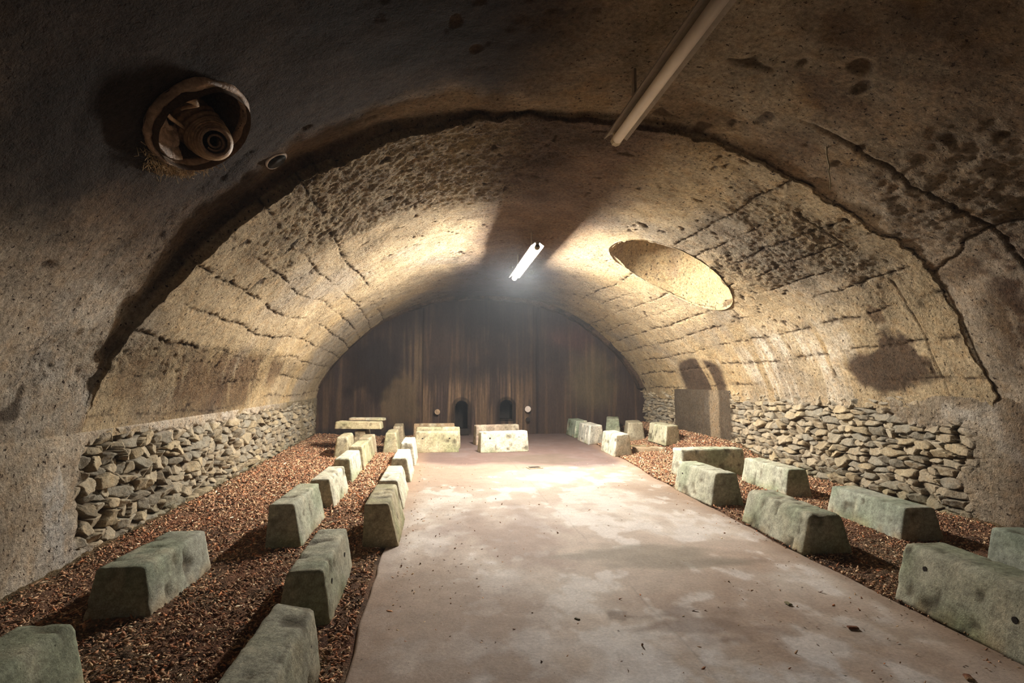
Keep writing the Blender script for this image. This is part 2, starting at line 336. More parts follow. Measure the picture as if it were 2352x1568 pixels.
# ------------------------------------------------------------------ side walls: dry rubble courses below the vault, plaster in front
def stones(u, v, cw, ch, seed):
    """rubble pattern over (u, v) metres: returns edge distance, id noise a, b, and tilt coordinates"""
    gu = u/cw; gv = v/ch
    gv = gv+.18*fbm(u*.9, v*1.5, seed+5, 2); gu = gu+.15*fbm(u*1.1, v*1.1, seed+6, 2)
    F1 = np.full(u.shape, 9.); F2 = np.full(u.shape, 9.); I = np.zeros(u.shape); J = np.zeros(u.shape); DX = np.zeros(u.shape); DY = np.zeros(u.shape)
    j0 = np.floor(gv)
    for dj_ in range(-2, 3):
        j = j0+dj_
        off = .5*(j % 2)+.3*_h(j, j*0, j*0, seed+1)
        i0 = np.floor(gu-off)
        for di in range(-2, 3):
            i = i0+di
            cu = i+.5+off+.34*_h(i, j, j*0, seed+2); cv = j+.5+.30*_h(i, j, j*0, seed+3)
            wgt = _h(i, j, j*0, seed+4)
            ang = .35*_h(i, j, j*0+1, seed+7)
            asp = 1+.35*_h(i, j, j*0+2, seed+8)
            dx = gu-cu; dy = gv-cv
            x_ = (np.cos(ang)*dx+np.sin(ang)*dy)/asp; y_ = -np.sin(ang)*dx+np.cos(ang)*dy
            d = (np.abs(x_)**3.2+np.abs(y_)**3.2)**(1/3.2)/(1+.42*wgt)
            m1 = d < F1
            F2 = np.where(m1, F1, np.minimum(F2, d)); F1 = np.where(m1, d, F1)
            I = np.where(m1, i, I); J = np.where(m1, j, J); DX = np.where(m1, x_, DX); DY = np.where(m1, y_, DY)
    z = I*0
    return F2-F1, _h(I, J, z, seed+20), _h(I, J, z, seed+21), _h(I, J, z, seed+22), DX, DY
def side_wall(name, sign, z1, seed, stone_mask, patches, cw, ch):
    ys = list(np.arange(YF, 2.5, .12)); y = 2.5
    while y < YE+.1: ys.append(y); y += .0115*(max(y, 4.5)/5.5)**.8
    ys = np.array(ys); nz = 130; zs = np.linspace(-.12, z1, nz)
    Yw, Zw = np.meshgrid(ys, zs, indexing='ij')
    e, a, b_, c_, dx, dy = stones(Yw, Zw, cw, ch, seed)
    sm = stone_mask(Yw, Zw)
    e = e+.035*fbm(Yw*14, Zw*14, seed+28, 3); gap = sst(.02, .15+.08*b_, e)
    relief = -.075+gap*(.080+.034*a)+(dx*.10*b_+dy*.09*c_)*gap+fbm(Yw*9, Zw*9, seed+30, 3)*.010+ridged(Yw*16, Zw*22, seed+29, 3)*.006
    plaster = .01+fbm(Yw*1.2, Zw*1.2, seed+31, 4)*.025+ridged(Yw*5, Zw*5, seed+32, 4)*.010
    for (pm, pd, pc, pa) in patches(Yw, Zw): plaster = plaster+pm*pd
    dsp = relief*sm+plaster*(1-sm)
    dsp = dsp*sst(0, .02, z1-Zw)
    Xw = CXV+sign*(aw(Yw)-dsp-.0)
    base = np.array([.40, .335, .235]); g = base*np.ones(Yw.shape+(3,))
    g = mix(g, [.30, .27, .21], sst(-.2, .6, b_)); g = mix(g, [.47, .38, .24], sst(.3, .9, a)*.8)
    g = mix(g, [.58, .52, .40], sst(.75, .95, c_)*.8); g = mix(g, [.17, .14, .10], sst(.80, .95, -c_)*.7)
    g = mix(g, [.075, .045, .025], (1-gap)*.9)
    g = mix(g, [.20, .19, .10], .45*sst(.35, .0, Zw)*sst(-.3, .5, fbm(Yw*2, Zw*3, seed+33, 3)))
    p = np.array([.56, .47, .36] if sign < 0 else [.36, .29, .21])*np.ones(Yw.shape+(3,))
    p = mix(p, [.27, .20, .13], sst(-.1, .6, fbm(Yw*1.1, Zw*1.1, seed+34, 4))*.8)
    p = mix(p, [.62, .56, .48], sst(.25, .7, fbm(Yw*1.3+5, Zw*1.0, seed+35, 4))*.8)
    for (pm, pd, pc, pa) in patches(Yw, Zw): p = mix(p, pc, pm*pa)
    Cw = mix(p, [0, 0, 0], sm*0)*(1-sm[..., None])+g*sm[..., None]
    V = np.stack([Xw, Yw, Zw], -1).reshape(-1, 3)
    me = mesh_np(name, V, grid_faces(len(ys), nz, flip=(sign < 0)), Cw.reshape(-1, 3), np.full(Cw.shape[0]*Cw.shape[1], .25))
    me.materials.append(M['stone']); me.materials.append(M['vault'])
    ff = grid_faces(len(ys), nz, flip=(sign < 0)); me.polygons.foreach_set('material_index', (sm.reshape(-1)[ff].mean(1) < .45).astype(np.int32))
    o = link(name, me, None); tag(o, kind='structure'); return o
def sm_left(Y, Z):
    edge = sst(5.36, 5.44, Y+.05*fbm(Z*6, Z*0, 81, 2))
    top = sst(1.12, 1.02, Z+.07*fbm(Y*2, Y*0, 82, 3))
    far = 1-.85*sst(11.5, 14.5, Y)*sst(-.3, .4, fbm(Y*.8, Z*1.5, 83, 3)+.3)
    low = 1-.9*sst(.16, .06, Z+.06*fbm(Y*1.5, Z*0, 84, 3))*sst(7, 5.5, Y)
    return edge*top*far*low
def sm_right(Y, Z):
    a_ = sst(5.55, 6.05, Y+.35*fbm(Y*0, Z*2.2, 85, 3))*(1-sst(11.35, 11.45, Y)*sst(14.6, 14.5, Y))
    top = sst(1.44, 1.38, Z+.03*fbm(Y*2, Y*0, 86, 3))
    pl = 1-.9*blob(Y, Z, 6.3, 1.22, .55, .22, 30, .3, .5)
    return a_*top*pl
def pt_left(Y, Z):
    return [(sst(11, 14, Y), .02, (.25, .20, .11), .8), (blob(Y, Z, 5.1, .5, .16, .38, 31, .3, .6), .01, (.66, .62, .56), .8)]
def pt_right(Y, Z):
    s_ = sst(11.3, 11.4, Y)*sst(14.65, 14.5, Y)
    lite = blob(Y, Z, 12.15, .9, .22, 2.5, 32, .35, .15)
    return [(s_, .05, (.10, .075, .05), .92), (s_*lite, 0, (.33, .25, .16), .9), (sst(5.6, 4.9, Y), .0, (.12, .07, .04), .9),
            (sst(5.9, 5.2, Y)*sst(.0, .6, fbm(Y*3, Z*2, 90, 3)), 0, (.42, .36, .30), .6)]
side_wall('wall_left', -1, 1.16, 100, sm_left, pt_left, .20, .115)
side_wall('wall_right', 1, 1.46, 200, sm_right, pt_right, .24, .105)

# ------------------------------------------------------------------ end wall with its two arched openings
def niche_sd(x, z, x0, hw, zb, zt):
    """signed distance-ish to an arched opening"""
    zc = zt-hw
    dx = np.abs(x-x0)
    up_ = np.hypot(dx, np.maximum(z-zc, 0))-hw
    return np.maximum(up_, zb-z)
NI = [(.78, .20, .16, 1.06), (2.20, .20, .46, 1.07)]
nx_, nz_ = 560, 300
xs = np.linspace(CXV-5.3, CXV+5.3, nx_); zs = np.linspace(-.1, 4.7, nz_)
XE, ZE = np.meshgrid(xs, zs, indexing='ij')
sdn = np.minimum(niche_sd(XE, ZE, *NI[0]), niche_sd(XE, ZE, *NI[1]))
ring = np.minimum(np.hypot(XE-.78, ZE-.76)-.30, 9); ring2 = np.hypot(XE-2.2, ZE-.80)-.28
DE = -.012*fbm(XE*1.5, ZE*.6, 300, 3)-.006*fbm(XE*9, ZE*1.2, 301, 3)
rs0 = sst(.18, .02, np.abs(niche_sd(XE, ZE, .78, .27, .30, 1.13)+.05)); DE = DE-.035*sst(.10, .0, niche_sd(XE, ZE, .78, .24, .30, 1.10))-.03*sst(.08, 0., niche_sd(XE, ZE, 2.20, .24, .45, 1.08))*-1
seam = np.exp(-((XE+.45)/.02)**2)+.8*np.exp(-((XE-3.20)/.035)**2)+.5*np.exp(-((XE-3.06)/.015)**2)
DE = DE+.05*seam
st = fbm(XE*11, ZE*.45, 302, 4); st2 = fbm(XE*28, ZE*.8, 303, 3)
CE = np.array([.115, .075, .055])*np.ones(XE.shape+(3,))
CE = mix(CE, [.30, .19, .10], sst(-.1, .7, st)*.55)
wav = fbm(XE*1.1, XE*0, 304, 3)*.5
low = sst(2.1, 1.5, ZE+wav)*sst(-.9, -.3, XE)*sst(3.2, 2.6, XE)
CE = mix(CE, [.36, .235, .125], low*.9*sst(-.5, .5, st))
CE = mix(CE, [.34, .24, .13], .75*blob(XE, ZE, -.75, 2.55, .38, 1.2, 33, .4, .2)*sst(-.6, .4, st))
CE = mix(CE, [.28, .20, .10], .7*blob(XE, ZE, -1.1, 1.1, .55, .75, 34, .3, .3))
CE = mix(CE, [.035, .022, .018], .85*blob(XE, ZE, -2.0, 2.1, .75, .85, 35, .4, .5))
CE = mix(CE, [.27, .22, .11], .55*blob(XE, ZE, 5.0, 1.7, .65, .85, 36, .6, .3))
CE = mix(CE, [.17, .065, .055], .5*blob(XE, ZE, 4.2, 3.2, .9, .5, 37, .6, .3))
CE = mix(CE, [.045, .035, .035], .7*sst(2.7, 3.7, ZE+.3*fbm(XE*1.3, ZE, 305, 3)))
CE = mix(CE, [.05, .04, .04], .6*sst(-.2, .5, fbm(XE*.8+2, ZE*.8, 306, 4))*sst(1.2, 2.2, ZE))
CE = mix(CE, [.045, .03, .03], .7*np.clip(seam, 0, 1)+.5*sst(.16, .02, np.abs(XE-3.14)))
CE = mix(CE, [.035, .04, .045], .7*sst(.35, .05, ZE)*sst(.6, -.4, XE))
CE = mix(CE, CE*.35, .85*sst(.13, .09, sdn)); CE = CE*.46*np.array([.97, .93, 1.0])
CE = mix(CE, CE*2.2, .6*sst(.2, .8, st2)*low)
fE = grid_faces(nx_, nz_); VE = np.stack([XE, YE+DE, ZE], -1).reshape(-1, 3); sf = sdn.reshape(-1)[fE].mean(1)
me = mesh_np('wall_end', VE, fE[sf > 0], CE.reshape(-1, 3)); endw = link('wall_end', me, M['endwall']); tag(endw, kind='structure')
for k, (x0, hw, zb, zt) in enumerate(NI):      # the recesses behind the openings
    bm = bmesh.new(); pr = []
    zc = zt-hw
    for i in range(17):
        an = math.pi*i/16; pr.append((x0+math.cos(an)*(hw+.012), zc+math.sin(an)*(hw+.012)))
    pr = [(x0+hw+.012, zb-.012)]+pr+[(x0-hw-.012, zb-.012)]
    A = [bm.verts.new((x, YE-.03, z)) for x, z in pr]; B = [bm.verts.new((x, YE+.9, z)) for x, z in pr]
    n = len(pr)
    for i in range(n): bm.faces.new((A[i], A[(i+1) % n], B[(i+1) % n], B[i]))
    bm.faces.new(B)
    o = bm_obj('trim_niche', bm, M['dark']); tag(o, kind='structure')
# raised rough band where the vault meets the end wall
nb, mb = 420, 14
tb = np.linspace(-.985, .985, nb); ub = np.linspace(0, 1, mb)
Tb, Ub = np.meshgrid(tb, ub, indexing='ij')
zb_ = np.interp(Tb, tA, zA); nxb = np.interp(Tb, tA, nxA); nzb = np.interp(Tb, tA, nzA)
inn = (.13+.05*fbm(Tb*9, Ub*.5, 310, 3))*sst(0, .25, Ub)*sst(-1.3, .6, Tb+.3)+.0
Yb = YE-.32+.36*np.clip(Ub*1.6-.0, 0, 1)*0+Ub*.36+.03*fbm(Tb*30, Ub*4, 311, 3)
Xb = CXV+aw(YE)*Tb-nxb*inn; Zb = zb_-nzb*inn-.0
Vb = np.stack([Xb, Yb, Zb], -1)
Cb = np.array([.17, .11, .075])*np.ones(Tb.shape+(3,)); Cb = mix(Cb, [.07, .05, .04], sst(-.2, .5, fbm(Tb*20, Ub*2, 312, 3)))
me = mesh_np('trim_arch', Vb.reshape(-1, 3), grid_faces(nb, mb), Cb.reshape(-1, 3)); o = link('trim_arch', me, M['vault']); tag(o, kind='structure')
# pipe stubs in the end wall
def stub(x, z, r, mat, label, dr=.14):
    bm = bmesh.new(); bm_tube(bm, [(0, .1, 0), (0, -dr, 0)], r, 18); 
    root = empty('pipe_stub', (x, YE, z)); tag(root, label, 'pipe', 'pipe stubs in the end wall')
    bm_obj('pipe', bm, M['rust'], root, True)
    bm = bmesh.new(); bm_tube(bm, [(0, -dr-.012, 0), (0, -dr+.01, 0)], r*1.12, 18); bm_obj('end_cap', bm, mat, root, False)
stub(2.86, .79, .085, M['white'], 'round pipe stub with a whitish cap in the end wall, right of the arched openings')
stub(2.86, .47, .06, M['dark'], 'small dark pipe stub low in the end wall, under the white-capped stub')
stub(.03, .72, .075, M['rust'], 'brown pipe stub in the end wall, left of the larger arched opening')
# stone sill of the first opening
bm = bmesh.new(); bm_box(bm, .56, 1.02, YE-.22, YE+.02, 0.0, .20); bmesh.ops.bevel(bm, geom=bm.edges[:], offset=.02, segments=2, affect='EDGES')
o = bm_obj('trim_sill', bm, M['dark']); tag(o, kind='structure')

# ------------------------------------------------------------------ floor slab
def gnoise_edge_l(Y): return -.50+.02*fbm(Y*1.5, Y*0, 400, 3)
def gnoise_edge_r(Y): return np.interp(Y, [-5, 3, 5, 8, 12, 17.5], [3.3, 3.36, 3.45, 3.62, 4.02, 4.45])+.03*fbm(Y*1.2, Y*0, 401, 3)
ys = [YF]; y = YF
while y < YE+.1: y += .02*(max(y, 3)/3)**.8 if y > 2 else .15; ys.append(y)
ys = np.array(ys); nu = 330; us = np.linspace(0, 1, nu)
U, YY = np.meshgrid(us, ys, indexing='ij'); U = U.T; YY = YY.T
XX = gnoise_edge_l(YY)*(1-U)+gnoise_edge_r(YY)*U
ZF = .006*fbm(XX*.8, YY*.6, 402, 3)+.0015*fbm(XX*8, YY*8, 403, 3)-.05*(sst(.006, 0, U)+sst(.994, 1, U))
CF = np.array([.46, .37, .30])*np.ones(XX.shape+(3,))
big = fbm(XX*.55+3, YY*.55, 404, 5); med = fbm(XX*1.6, YY*1.2, 405, 5); fi = fbm(XX*5, YY*3.5, 406, 4)
CF = mix(CF, [.60, .53, .46], sst(-.1, .6, med+.4*fi)*.8)
CF = mix(CF, [.33, .225, .16], sst(.0, .6, big)*.65)
CF = mix(CF, [.66, .60, .55], .7*sst(.2, .6, fi+.6*med-.3*big))
CF = mix(CF, [.25, .17, .12], .75*blob(XX, YY, .05, 3.3, .55, 1.5, 40, .6, .6, .1))
CF = mix(CF, [.24, .155, .115], .75*blob(XX, YY, .75, 6.0, .55, .9, 41, .6, .6))
CF = mix(CF, [.27, .19, .13], .5*blob(XX, YY, -.1, 4.6, .35, .7, 44, .5, .6))
CF = mix(CF, [.25, .21, .16], .8*blob(XX, YY, 1.98, 4.95, .75, .30, 42, .35, .4, -.15))
CF = mix(CF, [.22, .15, .11], .8*blob(XX, YY, 1.75, 3.55, .35, .18, 43, .5, .7, -.3))
CF = mix(CF, [.20, .14, .10], .8*blob(XX, YY, 1.25, 3.75, .08, .08, 45, .4, .5))
CF = mix(CF, [.30, .23, .17], .5*blob(XX, YY, 2.85, 3.25, .3, .22, 46, .5, .6))
CF = mix(CF, [.62, .59, .58], .6*blob(XX, YY, 1.3, 2.9, .9, .8, 47, .7, .6)*sst(-.4, .4, fi))
wet = sst(10.1, 10.9, YY+.55*fbm(XX*.7, YY*.25, 407, 3)-.35*(XX-1.5)**2*.25)
CF = mix(CF, [.085, .050, .042], wet*.93)
CF = CF*(1.34*np.array([1, 1.02, 1.06]))
CF = mix(CF, CF*.50*np.array([1.03, 1, .93]), sst(4.8, 8.2, YY)*(1-wet))  # tint graded darker below the lamp to offset its bright pool
CF = mix(CF, [.11, .085, .06], .6*blob(XX, YY, 2.2, 11.5, .8, .7, 48, .5, .4))
CF = mix(CF, [.30, .19, .12], .6*(sst(.10, .02, U)+sst(.93, .99, U)))
lnj = np.exp(-((XX-1.52-.02*fbm(YY*.8, YY*0, 408, 3))/.008)**2)*.5
CF = mix(CF, CF*.6, lnj*sst(-.2, .3, fbm(YY*.8, YY*0, 409, 2)))
ZF = ZF-.004*lnj
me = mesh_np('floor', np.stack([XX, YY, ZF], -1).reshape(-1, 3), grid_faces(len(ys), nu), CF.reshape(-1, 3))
floor = link('floor', me, M['slab']); tag(floor, kind='structure')
# cracked little cover let into the slab
bm = bmesh.new(); bm_box(bm, -.14, .14, -.10, .10, -.02, .012); bmesh.ops.bevel(bm, geom=bm.edges[:], offset=.005, segments=1, affect='EDGES')
root = empty('drain_cover', (1.85, 10.3, .004), .15); tag(root, 'small dark rectangular drain cover let into the slab near the middle', 'drain cover')
bm_obj('frame', bm, M['rust'], root)
bm = bmesh.new(); bm_box(bm, -.11, .11, -.075, .075, .0, .0145); bm_obj('lid', bm, M['dark'], root)

# ------------------------------------------------------------------ gravel strips with litter
def gz(x, Y):
    """height of the gravel surface"""
    x = np.asarray(x, float); Y = np.asarray(Y, float)
    z = .012*fbm(x*1.6, Y*1.6, 500, 3)+.0
    z = z+np.where(x > 3, .30*sst(5.2, 6.7, x)*sst(9.3, 11.5, Y)+.05*sst(3.9, 5.2, x)*sst(8, 11, Y), 0)
    z = z+np.where(x < 0, .06*sst(-2.5, -3.2, x)+.03*sst(9, 15, Y)*sst(-1.4, -2.6, x), 0)
    return z
def gravel(name, side, label):
    ys = [YF]; y = YF
    while y < YE+.1: y += .022*(max(y, 3)/3)**.8 if y > 2 else .2; ys.append(y)
    ys = np.array(ys); nu = 190; us = np.linspace(0, 1, nu); U, YY = np.meshgrid(us, ys, indexing='ij'); U = U.T; YY = YY.T
    if side < 0: a_ = CXV-aw(YY)-.08; b_ = gnoise_edge_l(YY)+.02
    else: a_ = gnoise_edge_r(YY)-.02; b_ = CXV+aw(YY)+.08
    XX = a_*(1-U)+b_*U
    Z = gz(XX, YY)+.022*ridged(XX*7, YY*7, 501, 4)+.012*fbm(XX*22, YY*22, 502, 2)-.012
    edge = sst(.0, .03, (1-U) if side < 0 else U); Z = Z*edge-.03*(1-edge)
    Cg = np.array([.30, .165, .10])*np.ones(XX.shape+(3,))
    Cg = mix(Cg, [.36, .25, .15], sst(-.1, .6, fbm(XX*1.3, YY*1.3, 503, 4))*.7)
    Cg = mix(Cg, [.30, .11, .055], sst(.1, .7, fbm(XX*1.9+4, YY*1.9, 504, 3))*.6)
    Cg = mix(Cg, [.12, .07, .045], sst(.1, .6, fbm(XX*4, YY*4, 505, 3))*.6)
    wd = np.abs(XX-(CXV+side*aw(YY)))
    Cg = mix(Cg, [.20, .17, .08], sst(.25, .03, wd)*.6)
    me = mesh_np(name, np.stack([XX, YY, Z], -1).reshape(-1, 3), grid_faces(len(ys), nu), Cg.reshape(-1, 3))
    o = link(name, me, M['gravel']); tag(o, label, 'gravel', kind='stuff')
gravel('gravel_bed', -1, 'red-brown gravel strip along the left rubble wall')
gravel('gravel_bed', 1, 'red-brown gravel strip along the right rubble wall')
BLK = []                 # (x, y, angle, length) of the blocks, filled below
PAL = np.array([[.36, .20, .12], [.42, .28, .18], [.26, .13, .08], [.50, .37, .24], [.18, .10, .065], [.66, .57, .44], [.33, .22, .14], [.42, .18, .09]])
def chips(name, n, pos, zfun, size, seed, label, cat, flat=.35, pale=1.0):
    rng = np.random.default_rng(seed)
    x, y = pos(rng, n); n = len(x)
    s = rng.uniform(size[0], size[1], n)*rng.choice([.6, .8, 1, 1.4], n)
    if size[2]: s = s*np.clip(y/7, .75, 1.3)
    base = np.array([(1, .1, -.2), (.3, .7, .0), (-.7, .55, -.1), (-.9, -.3, .1), (.1, -.75, -.15), (.1, .05, 1.)])
    B = base[None]*(1+.35*rng.uniform(-1, 1, (n, 6, 3)))
    B[:, :, 0] *= rng.uniform(.8, 2.6, (n, 1)); B[:, :, 2] *= flat*rng.uniform(.3, 1.3, (n, 1))
    ty, tx = rng.normal(0, .45, n), rng.normal(0, .45, n); a = rng.uniform(0, 2*math.pi, n)
    X, Y, Z = B[..., 0].copy(), B[..., 1].copy(), B[..., 2].copy()
    c, s_ = np.cos(tx)[:, None], np.sin(tx)[:, None]; Y, Z = Y*c-Z*s_, Y*s_+Z*c
    c, s_ = np.cos(ty)[:, None], np.sin(ty)[:, None]; X, Z = X*c+Z*s_, -X*s_+Z*c
    c, s_ = np.cos(a)[:, None], np.sin(a)[:, None]; X, Y = X*c-Y*s_, X*s_+Y*c
    zz = zfun(x, y)
    V = np.stack([X*s[:, None]+x[:, None], Y*s[:, None]+y[:, None], Z*s[:, None]+zz[:, None]+s[:, None]*.12], -1)
    f = np.array([(0, 1, 5), (1, 2, 5), (2, 3, 5), (3, 4, 5), (4, 0, 5), (0, 4, 1), (1, 4, 2), (2, 4, 3)])
    Fc = (f[None]+np.arange(n)[:, None, None]*6).reshape(-1, 3)
    w = np.array([3, 3, 2.2, 1.6*pale, 2, .45*pale, 2, 1.4]); w /= w.sum()
    cc = PAL[rng.choice(8, n, p=w)]*rng.uniform(.9, 1.95, (n, 1))*np.array([1.08, 1, .92])
    me = mesh_np(name, V.reshape(-1, 3), Fc, np.repeat(cc, 6, 0))
    o = link(name, me, M['chip'], smooth=False); tag(o, label, cat, kind='stuff')
def pos_strip(side):
    def f(rng, n):
        y = 1.9+(YE-2.0)*rng.power(.62, n) if False else 1.9+(YE-2.0)*rng.uniform(0, 1, n)**1.7
        u = rng.uniform(0, 1, n)
        if side < 0: x = (CXV-aw(y)+.06)*(1-u)+(gnoise_edge_l(y)-.01)*u
        else: x = (gnoise_edge_r(y)+.01)*(1-u)+(CXV+aw(y)-.06)*u
        return x, y
    return f
chips('leaf_litter', 90000, pos_strip(-1), lambda x, y: gz(x, y), (.006, .0175, 1), 1, 'red-brown chips and leaf litter strewn over the left gravel strip', 'litter')
chips('leaf_litter', 80000, pos_strip(1), lambda x, y: gz(x, y), (.006, .016, 1), 2, 'rusty chips and leaf litter strewn over the right gravel strip', 'litter', pale=2.2)
def pos_floor(rng, n):
    y = 2.2+9*rng.uniform(0, 1, n)**1.6; u = rng.uniform(0, 1, n)
    e = rng.uniform(0, 1, n) < .55
    u = np.where(e & (rng.uniform(0, 1, n) < .5), .03+.25*u**2, np.where(e, 1-.30*u**2, u))
    x = -.42*(1-u)+(gnoise_edge_r(y)-.03)*u
    return x, y
chips('floor_debris', 1500, pos_floor, lambda x, y: 0*x+.001, (.003, .009, 0), 3, 'scattered brown flakes and crumbs on the concrete floor slab', 'debris', flat=.25)

# ------------------------------------------------------------------ concrete blocks
def block_mesh(name, L, wb, wt, h, seed, rtop=.027, chip=1.0, tone=(.40, .40, .31), pale=0., skew=0., lean=0.):
    """cast kerb block: trapezoid section, rounded arrises; origin at the middle of its near end, runs along +Y"""
    nl, nw, nh = max(14, int(L/.035)), 11, 15
    bm = bmesh.new(); vs = {}
    def key(i, j, k): return (i, j, k)
    def V(i, j, k):
        if (i, j, k) not in vs: vs[(i, j, k)] = bm.verts.new((i/nw-.5, j/nl, k/nh))
        return vs[(i, j, k)]
    for i in range(nw):
        for j in range(nl):
            bm.faces.new((V(i, j, nh), V(i+1, j, nh), V(i+1, j+1, nh), V(i, j+1, nh)))
            bm.faces.new((V(i, j+1, 0), V(i+1, j+1, 0), V(i+1, j, 0), V(i, j, 0)))
    for j in range(nl):
        for k in range(nh):
            bm.faces.new((V(0, j+1, k), V(0, j, k), V(0, j, k+1), V(0, j+1, k+1)))
            bm.faces.new((V(nw, j, k), V(nw, j+1, k), V(nw, j+1, k+1), V(nw, j, k+1)))
    for i in range(nw):
        for k in range(nh):
            bm.faces.new((V(i, 0, k), V(i+1, 0, k), V(i+1, 0, k+1), V(i, 0, k+1)))
            bm.faces.new((V(i+1, nl, k), V(i, nl, k), V(i, nl, k+1), V(i+1, nl, k+1)))
    me = bpy.data.meshes.new(name); bm.to_mesh(me); bm.free()
    n = len(me.vertices); c = np.empty(n*3); me.vertices.foreach_get('co', c); c = c.reshape(-1, 3)
    x = c[:, 0]*wb; y = c[:, 1]*L-L/2; z = c[:, 2]*h
    # concentrate loops near the arrises
    r = rtop
    bx, by, bz = wb/2-r, L/2-r*.8, h-r
    qx = np.clip(x, -bx, bx); qy = np.clip(y, -by, by); qz = np.minimum(z, bz)
    dx, dy, dz = x-qx, y-qy, z-qz; d = np.sqrt(dx*dx+dy*dy+dz*dz); k = np.where(d > r, r/np.maximum(d, 1e-6), 1)
    x, y, z = qx+dx*k, qy+dy*k, qz+dz*k
    f = 1-(1-wt/wb)*np.clip(z/h, 0, 1)**1.0
    xs_ = x*f; ys_ = y*(1-.035*z/h)
    P_ = np.stack([xs_, ys_, z], 1)
    me.vertices.foreach_set('co', P_.astype(np.float32).ravel()); me.update()
    nr = np.empty(n*3); me.vertices.foreach_get('normal', nr) if hasattr(me.vertices[0], 'normal') else None; nr = nr.reshape(-1, 3)
    X, Y, Z = P_.T; s = seed*13.7
    dd = .004*vn3(X*4+s, Y*4, Z*4, seed)+.0025*vn3(X*17+s, Y*17, Z*17, seed+1)+.0025*vn3(X*45, Y*45+s, Z*45, seed+2)
    edge = np.clip((d-r*.55)/(r*.45), 0, 1)
    bite = np.clip(vn3(X*11+s, Y*13+s, Z*11, seed+3)-.38, 0, 1)*edge; dd = dd-bite*.035*chip
    dd = dd-.014*chip*np.clip(vn3(X*16+s, Y*16, Z*16, seed+4)-.66, 0, 1)
    low = np.clip(1-Z/.03, 0, 1); dd = dd*(1-low*.6)
    P_ = P_+nr*dd[:, None]; P_[:, 2] = np.maximum(P_[:, 2], 0)
    P_[:, 1] += L/2+skew*P_[:, 0]; P_[:, 0] += lean*P_[:, 2]/h
    me.vertices.foreach_set('co', P_.astype(np.float32).ravel()); me.update()
    col = np.array(tone)*np.ones((n, 3)); n1 = vn3(X*3+s, Y*3, Z*3, seed+5); n2 = vn3(X*9, Y*9+s, Z*4, seed+6)
    col = mix(col, np.array(tone)*np.array([.62, .72, .62]), sst(-.2, .7, n1)*.7)
    col = mix(col, [.52, .48, .36], sst(.1, .8, n2)*.6)
    col = mix(col, [.66, .62, .52], pale*sst(-.5, .5, n2+n1))
    col = mix(col, [.35, .24, .12], .55*sst(.14, .0, Z)*sst(-.5, .5, n2))
    col = mix(col, [.22, .25, .13], .5*sst(.22, .02, Z)*sst(-.2, .6, n1))
    col = mix(col, [.10, .08, .05], np.clip(bite*2.5, 0, .8))
    a = me.attributes.new('tint', 'FLOAT_COLOR', 'POINT'); c4 = np.ones((n, 4), np.float32); c4[:, :3] = col*.95; a.data.foreach_set('color', c4.ravel())
    return me
def hole(parent, side, y, z, wb, wt, h, r=.020, lean=0.):
    """plugged bolt hole on a long face"""
    x = side*(wb/2-(wb-wt)/2*z/h-r*.1)+lean*z/h
    bm = bmesh.new(); s = side
    bm_tube(bm, [(x-.03*s, y, z), (x+.004*s, y, z)], r, 16); o = bm_obj('bolt_hole', bm, M['dark'], parent, False)
    o['label'] = 'dark round bolt hole'
def block(x, y, ang, label, group, L=1.15, wb=.36, wt=.235, h=.48, z=None, seed=None, holes=(), tilt=(0, 0), name='concrete_block', cat='concrete block', **kw):
    seed = seed or (len(BLK)+1)*7
    BLK.append((x, y, ang, L))
    me = block_mesh(name, L, wb, wt, h, seed, **kw)
    o = link(name, me, M['block']); tag(o, label, cat, group)
    zz = float(gz(x, y))-.02 if z is None and (x < -.5 or x > 3.9) else (-.012 if z is None else z)
    o.location = (x, y, zz); o.rotation_euler = (math.radians(tilt[0]), math.radians(tilt[1]), math.radians(ang))
    for s, yy, hz in holes: hole(o, s, yy, hz, wb, wt, h, lean=kw.get('lean', 0))
    return o
GI, GO = 'concrete blocks edging the slab on the left', 'concrete blocks standing in the left gravel strip'
GC = 'concrete blocks crosswise before the end wall'
GR, GQ = 'concrete blocks edging the slab on the right', 'concrete blocks standing in the right gravel strip'
GREEN = (.40, .395, .31); OCH = (.43, .37, .24); PALE = (.50, .47, .37)
# left, beside the slab
block(-.80, 2.42, 0, 'grey-green block left of the slab, cut off by the bottom of the frame', GI, L=1.0, h=.36, skew=-.5, holes=((1, .25, .2), (1, .75, .2)), tone=GREEN)
block(-.86, 3.87, 1, 'block left of the slab with reddish litter on its top, second from the bottom', GI, L=1.15, h=.37, holes=((1, .25, .22), (1, .85, .22)), tone=GREEN)
block(-.53, 5.60, 0, 'third block of the left slab edge, its near end plain brown', GI, L=1.15, h=.43, lean=-.05, tone=OCH)
block(-.575, 7.22, 0, 'pale fourth block of the left slab edge with a broken near top edge', GI, L=1.35, h=.39, lean=-.03, tone=PALE, pale=.6, chip=2.2)
block(-.57, 9.13, 0, 'pale fifth block of the left slab edge with a chipped near end', GI, L=1.3, h=.41, lean=-.02, tone=PALE, pale=.6, chip=2)
block(-.56, 10.9, 0, 'farthest whitish block of the left slab edge, in front of the crosswise stack', GI, L=1.2, h=.46, tone=PALE, pale=.7)
block(-1.04, 12.95, 1, 'ochre block behind the pale slab-edge row, left of the crosswise blocks', GI, L=1.15, h=.47, tone=OCH)
block(-.99, 14.6, 2, 'brown block deepest in the left slab-edge row, close to the end wall', GI, L=1.2, h=.5, tone=(.33, .26, .17))
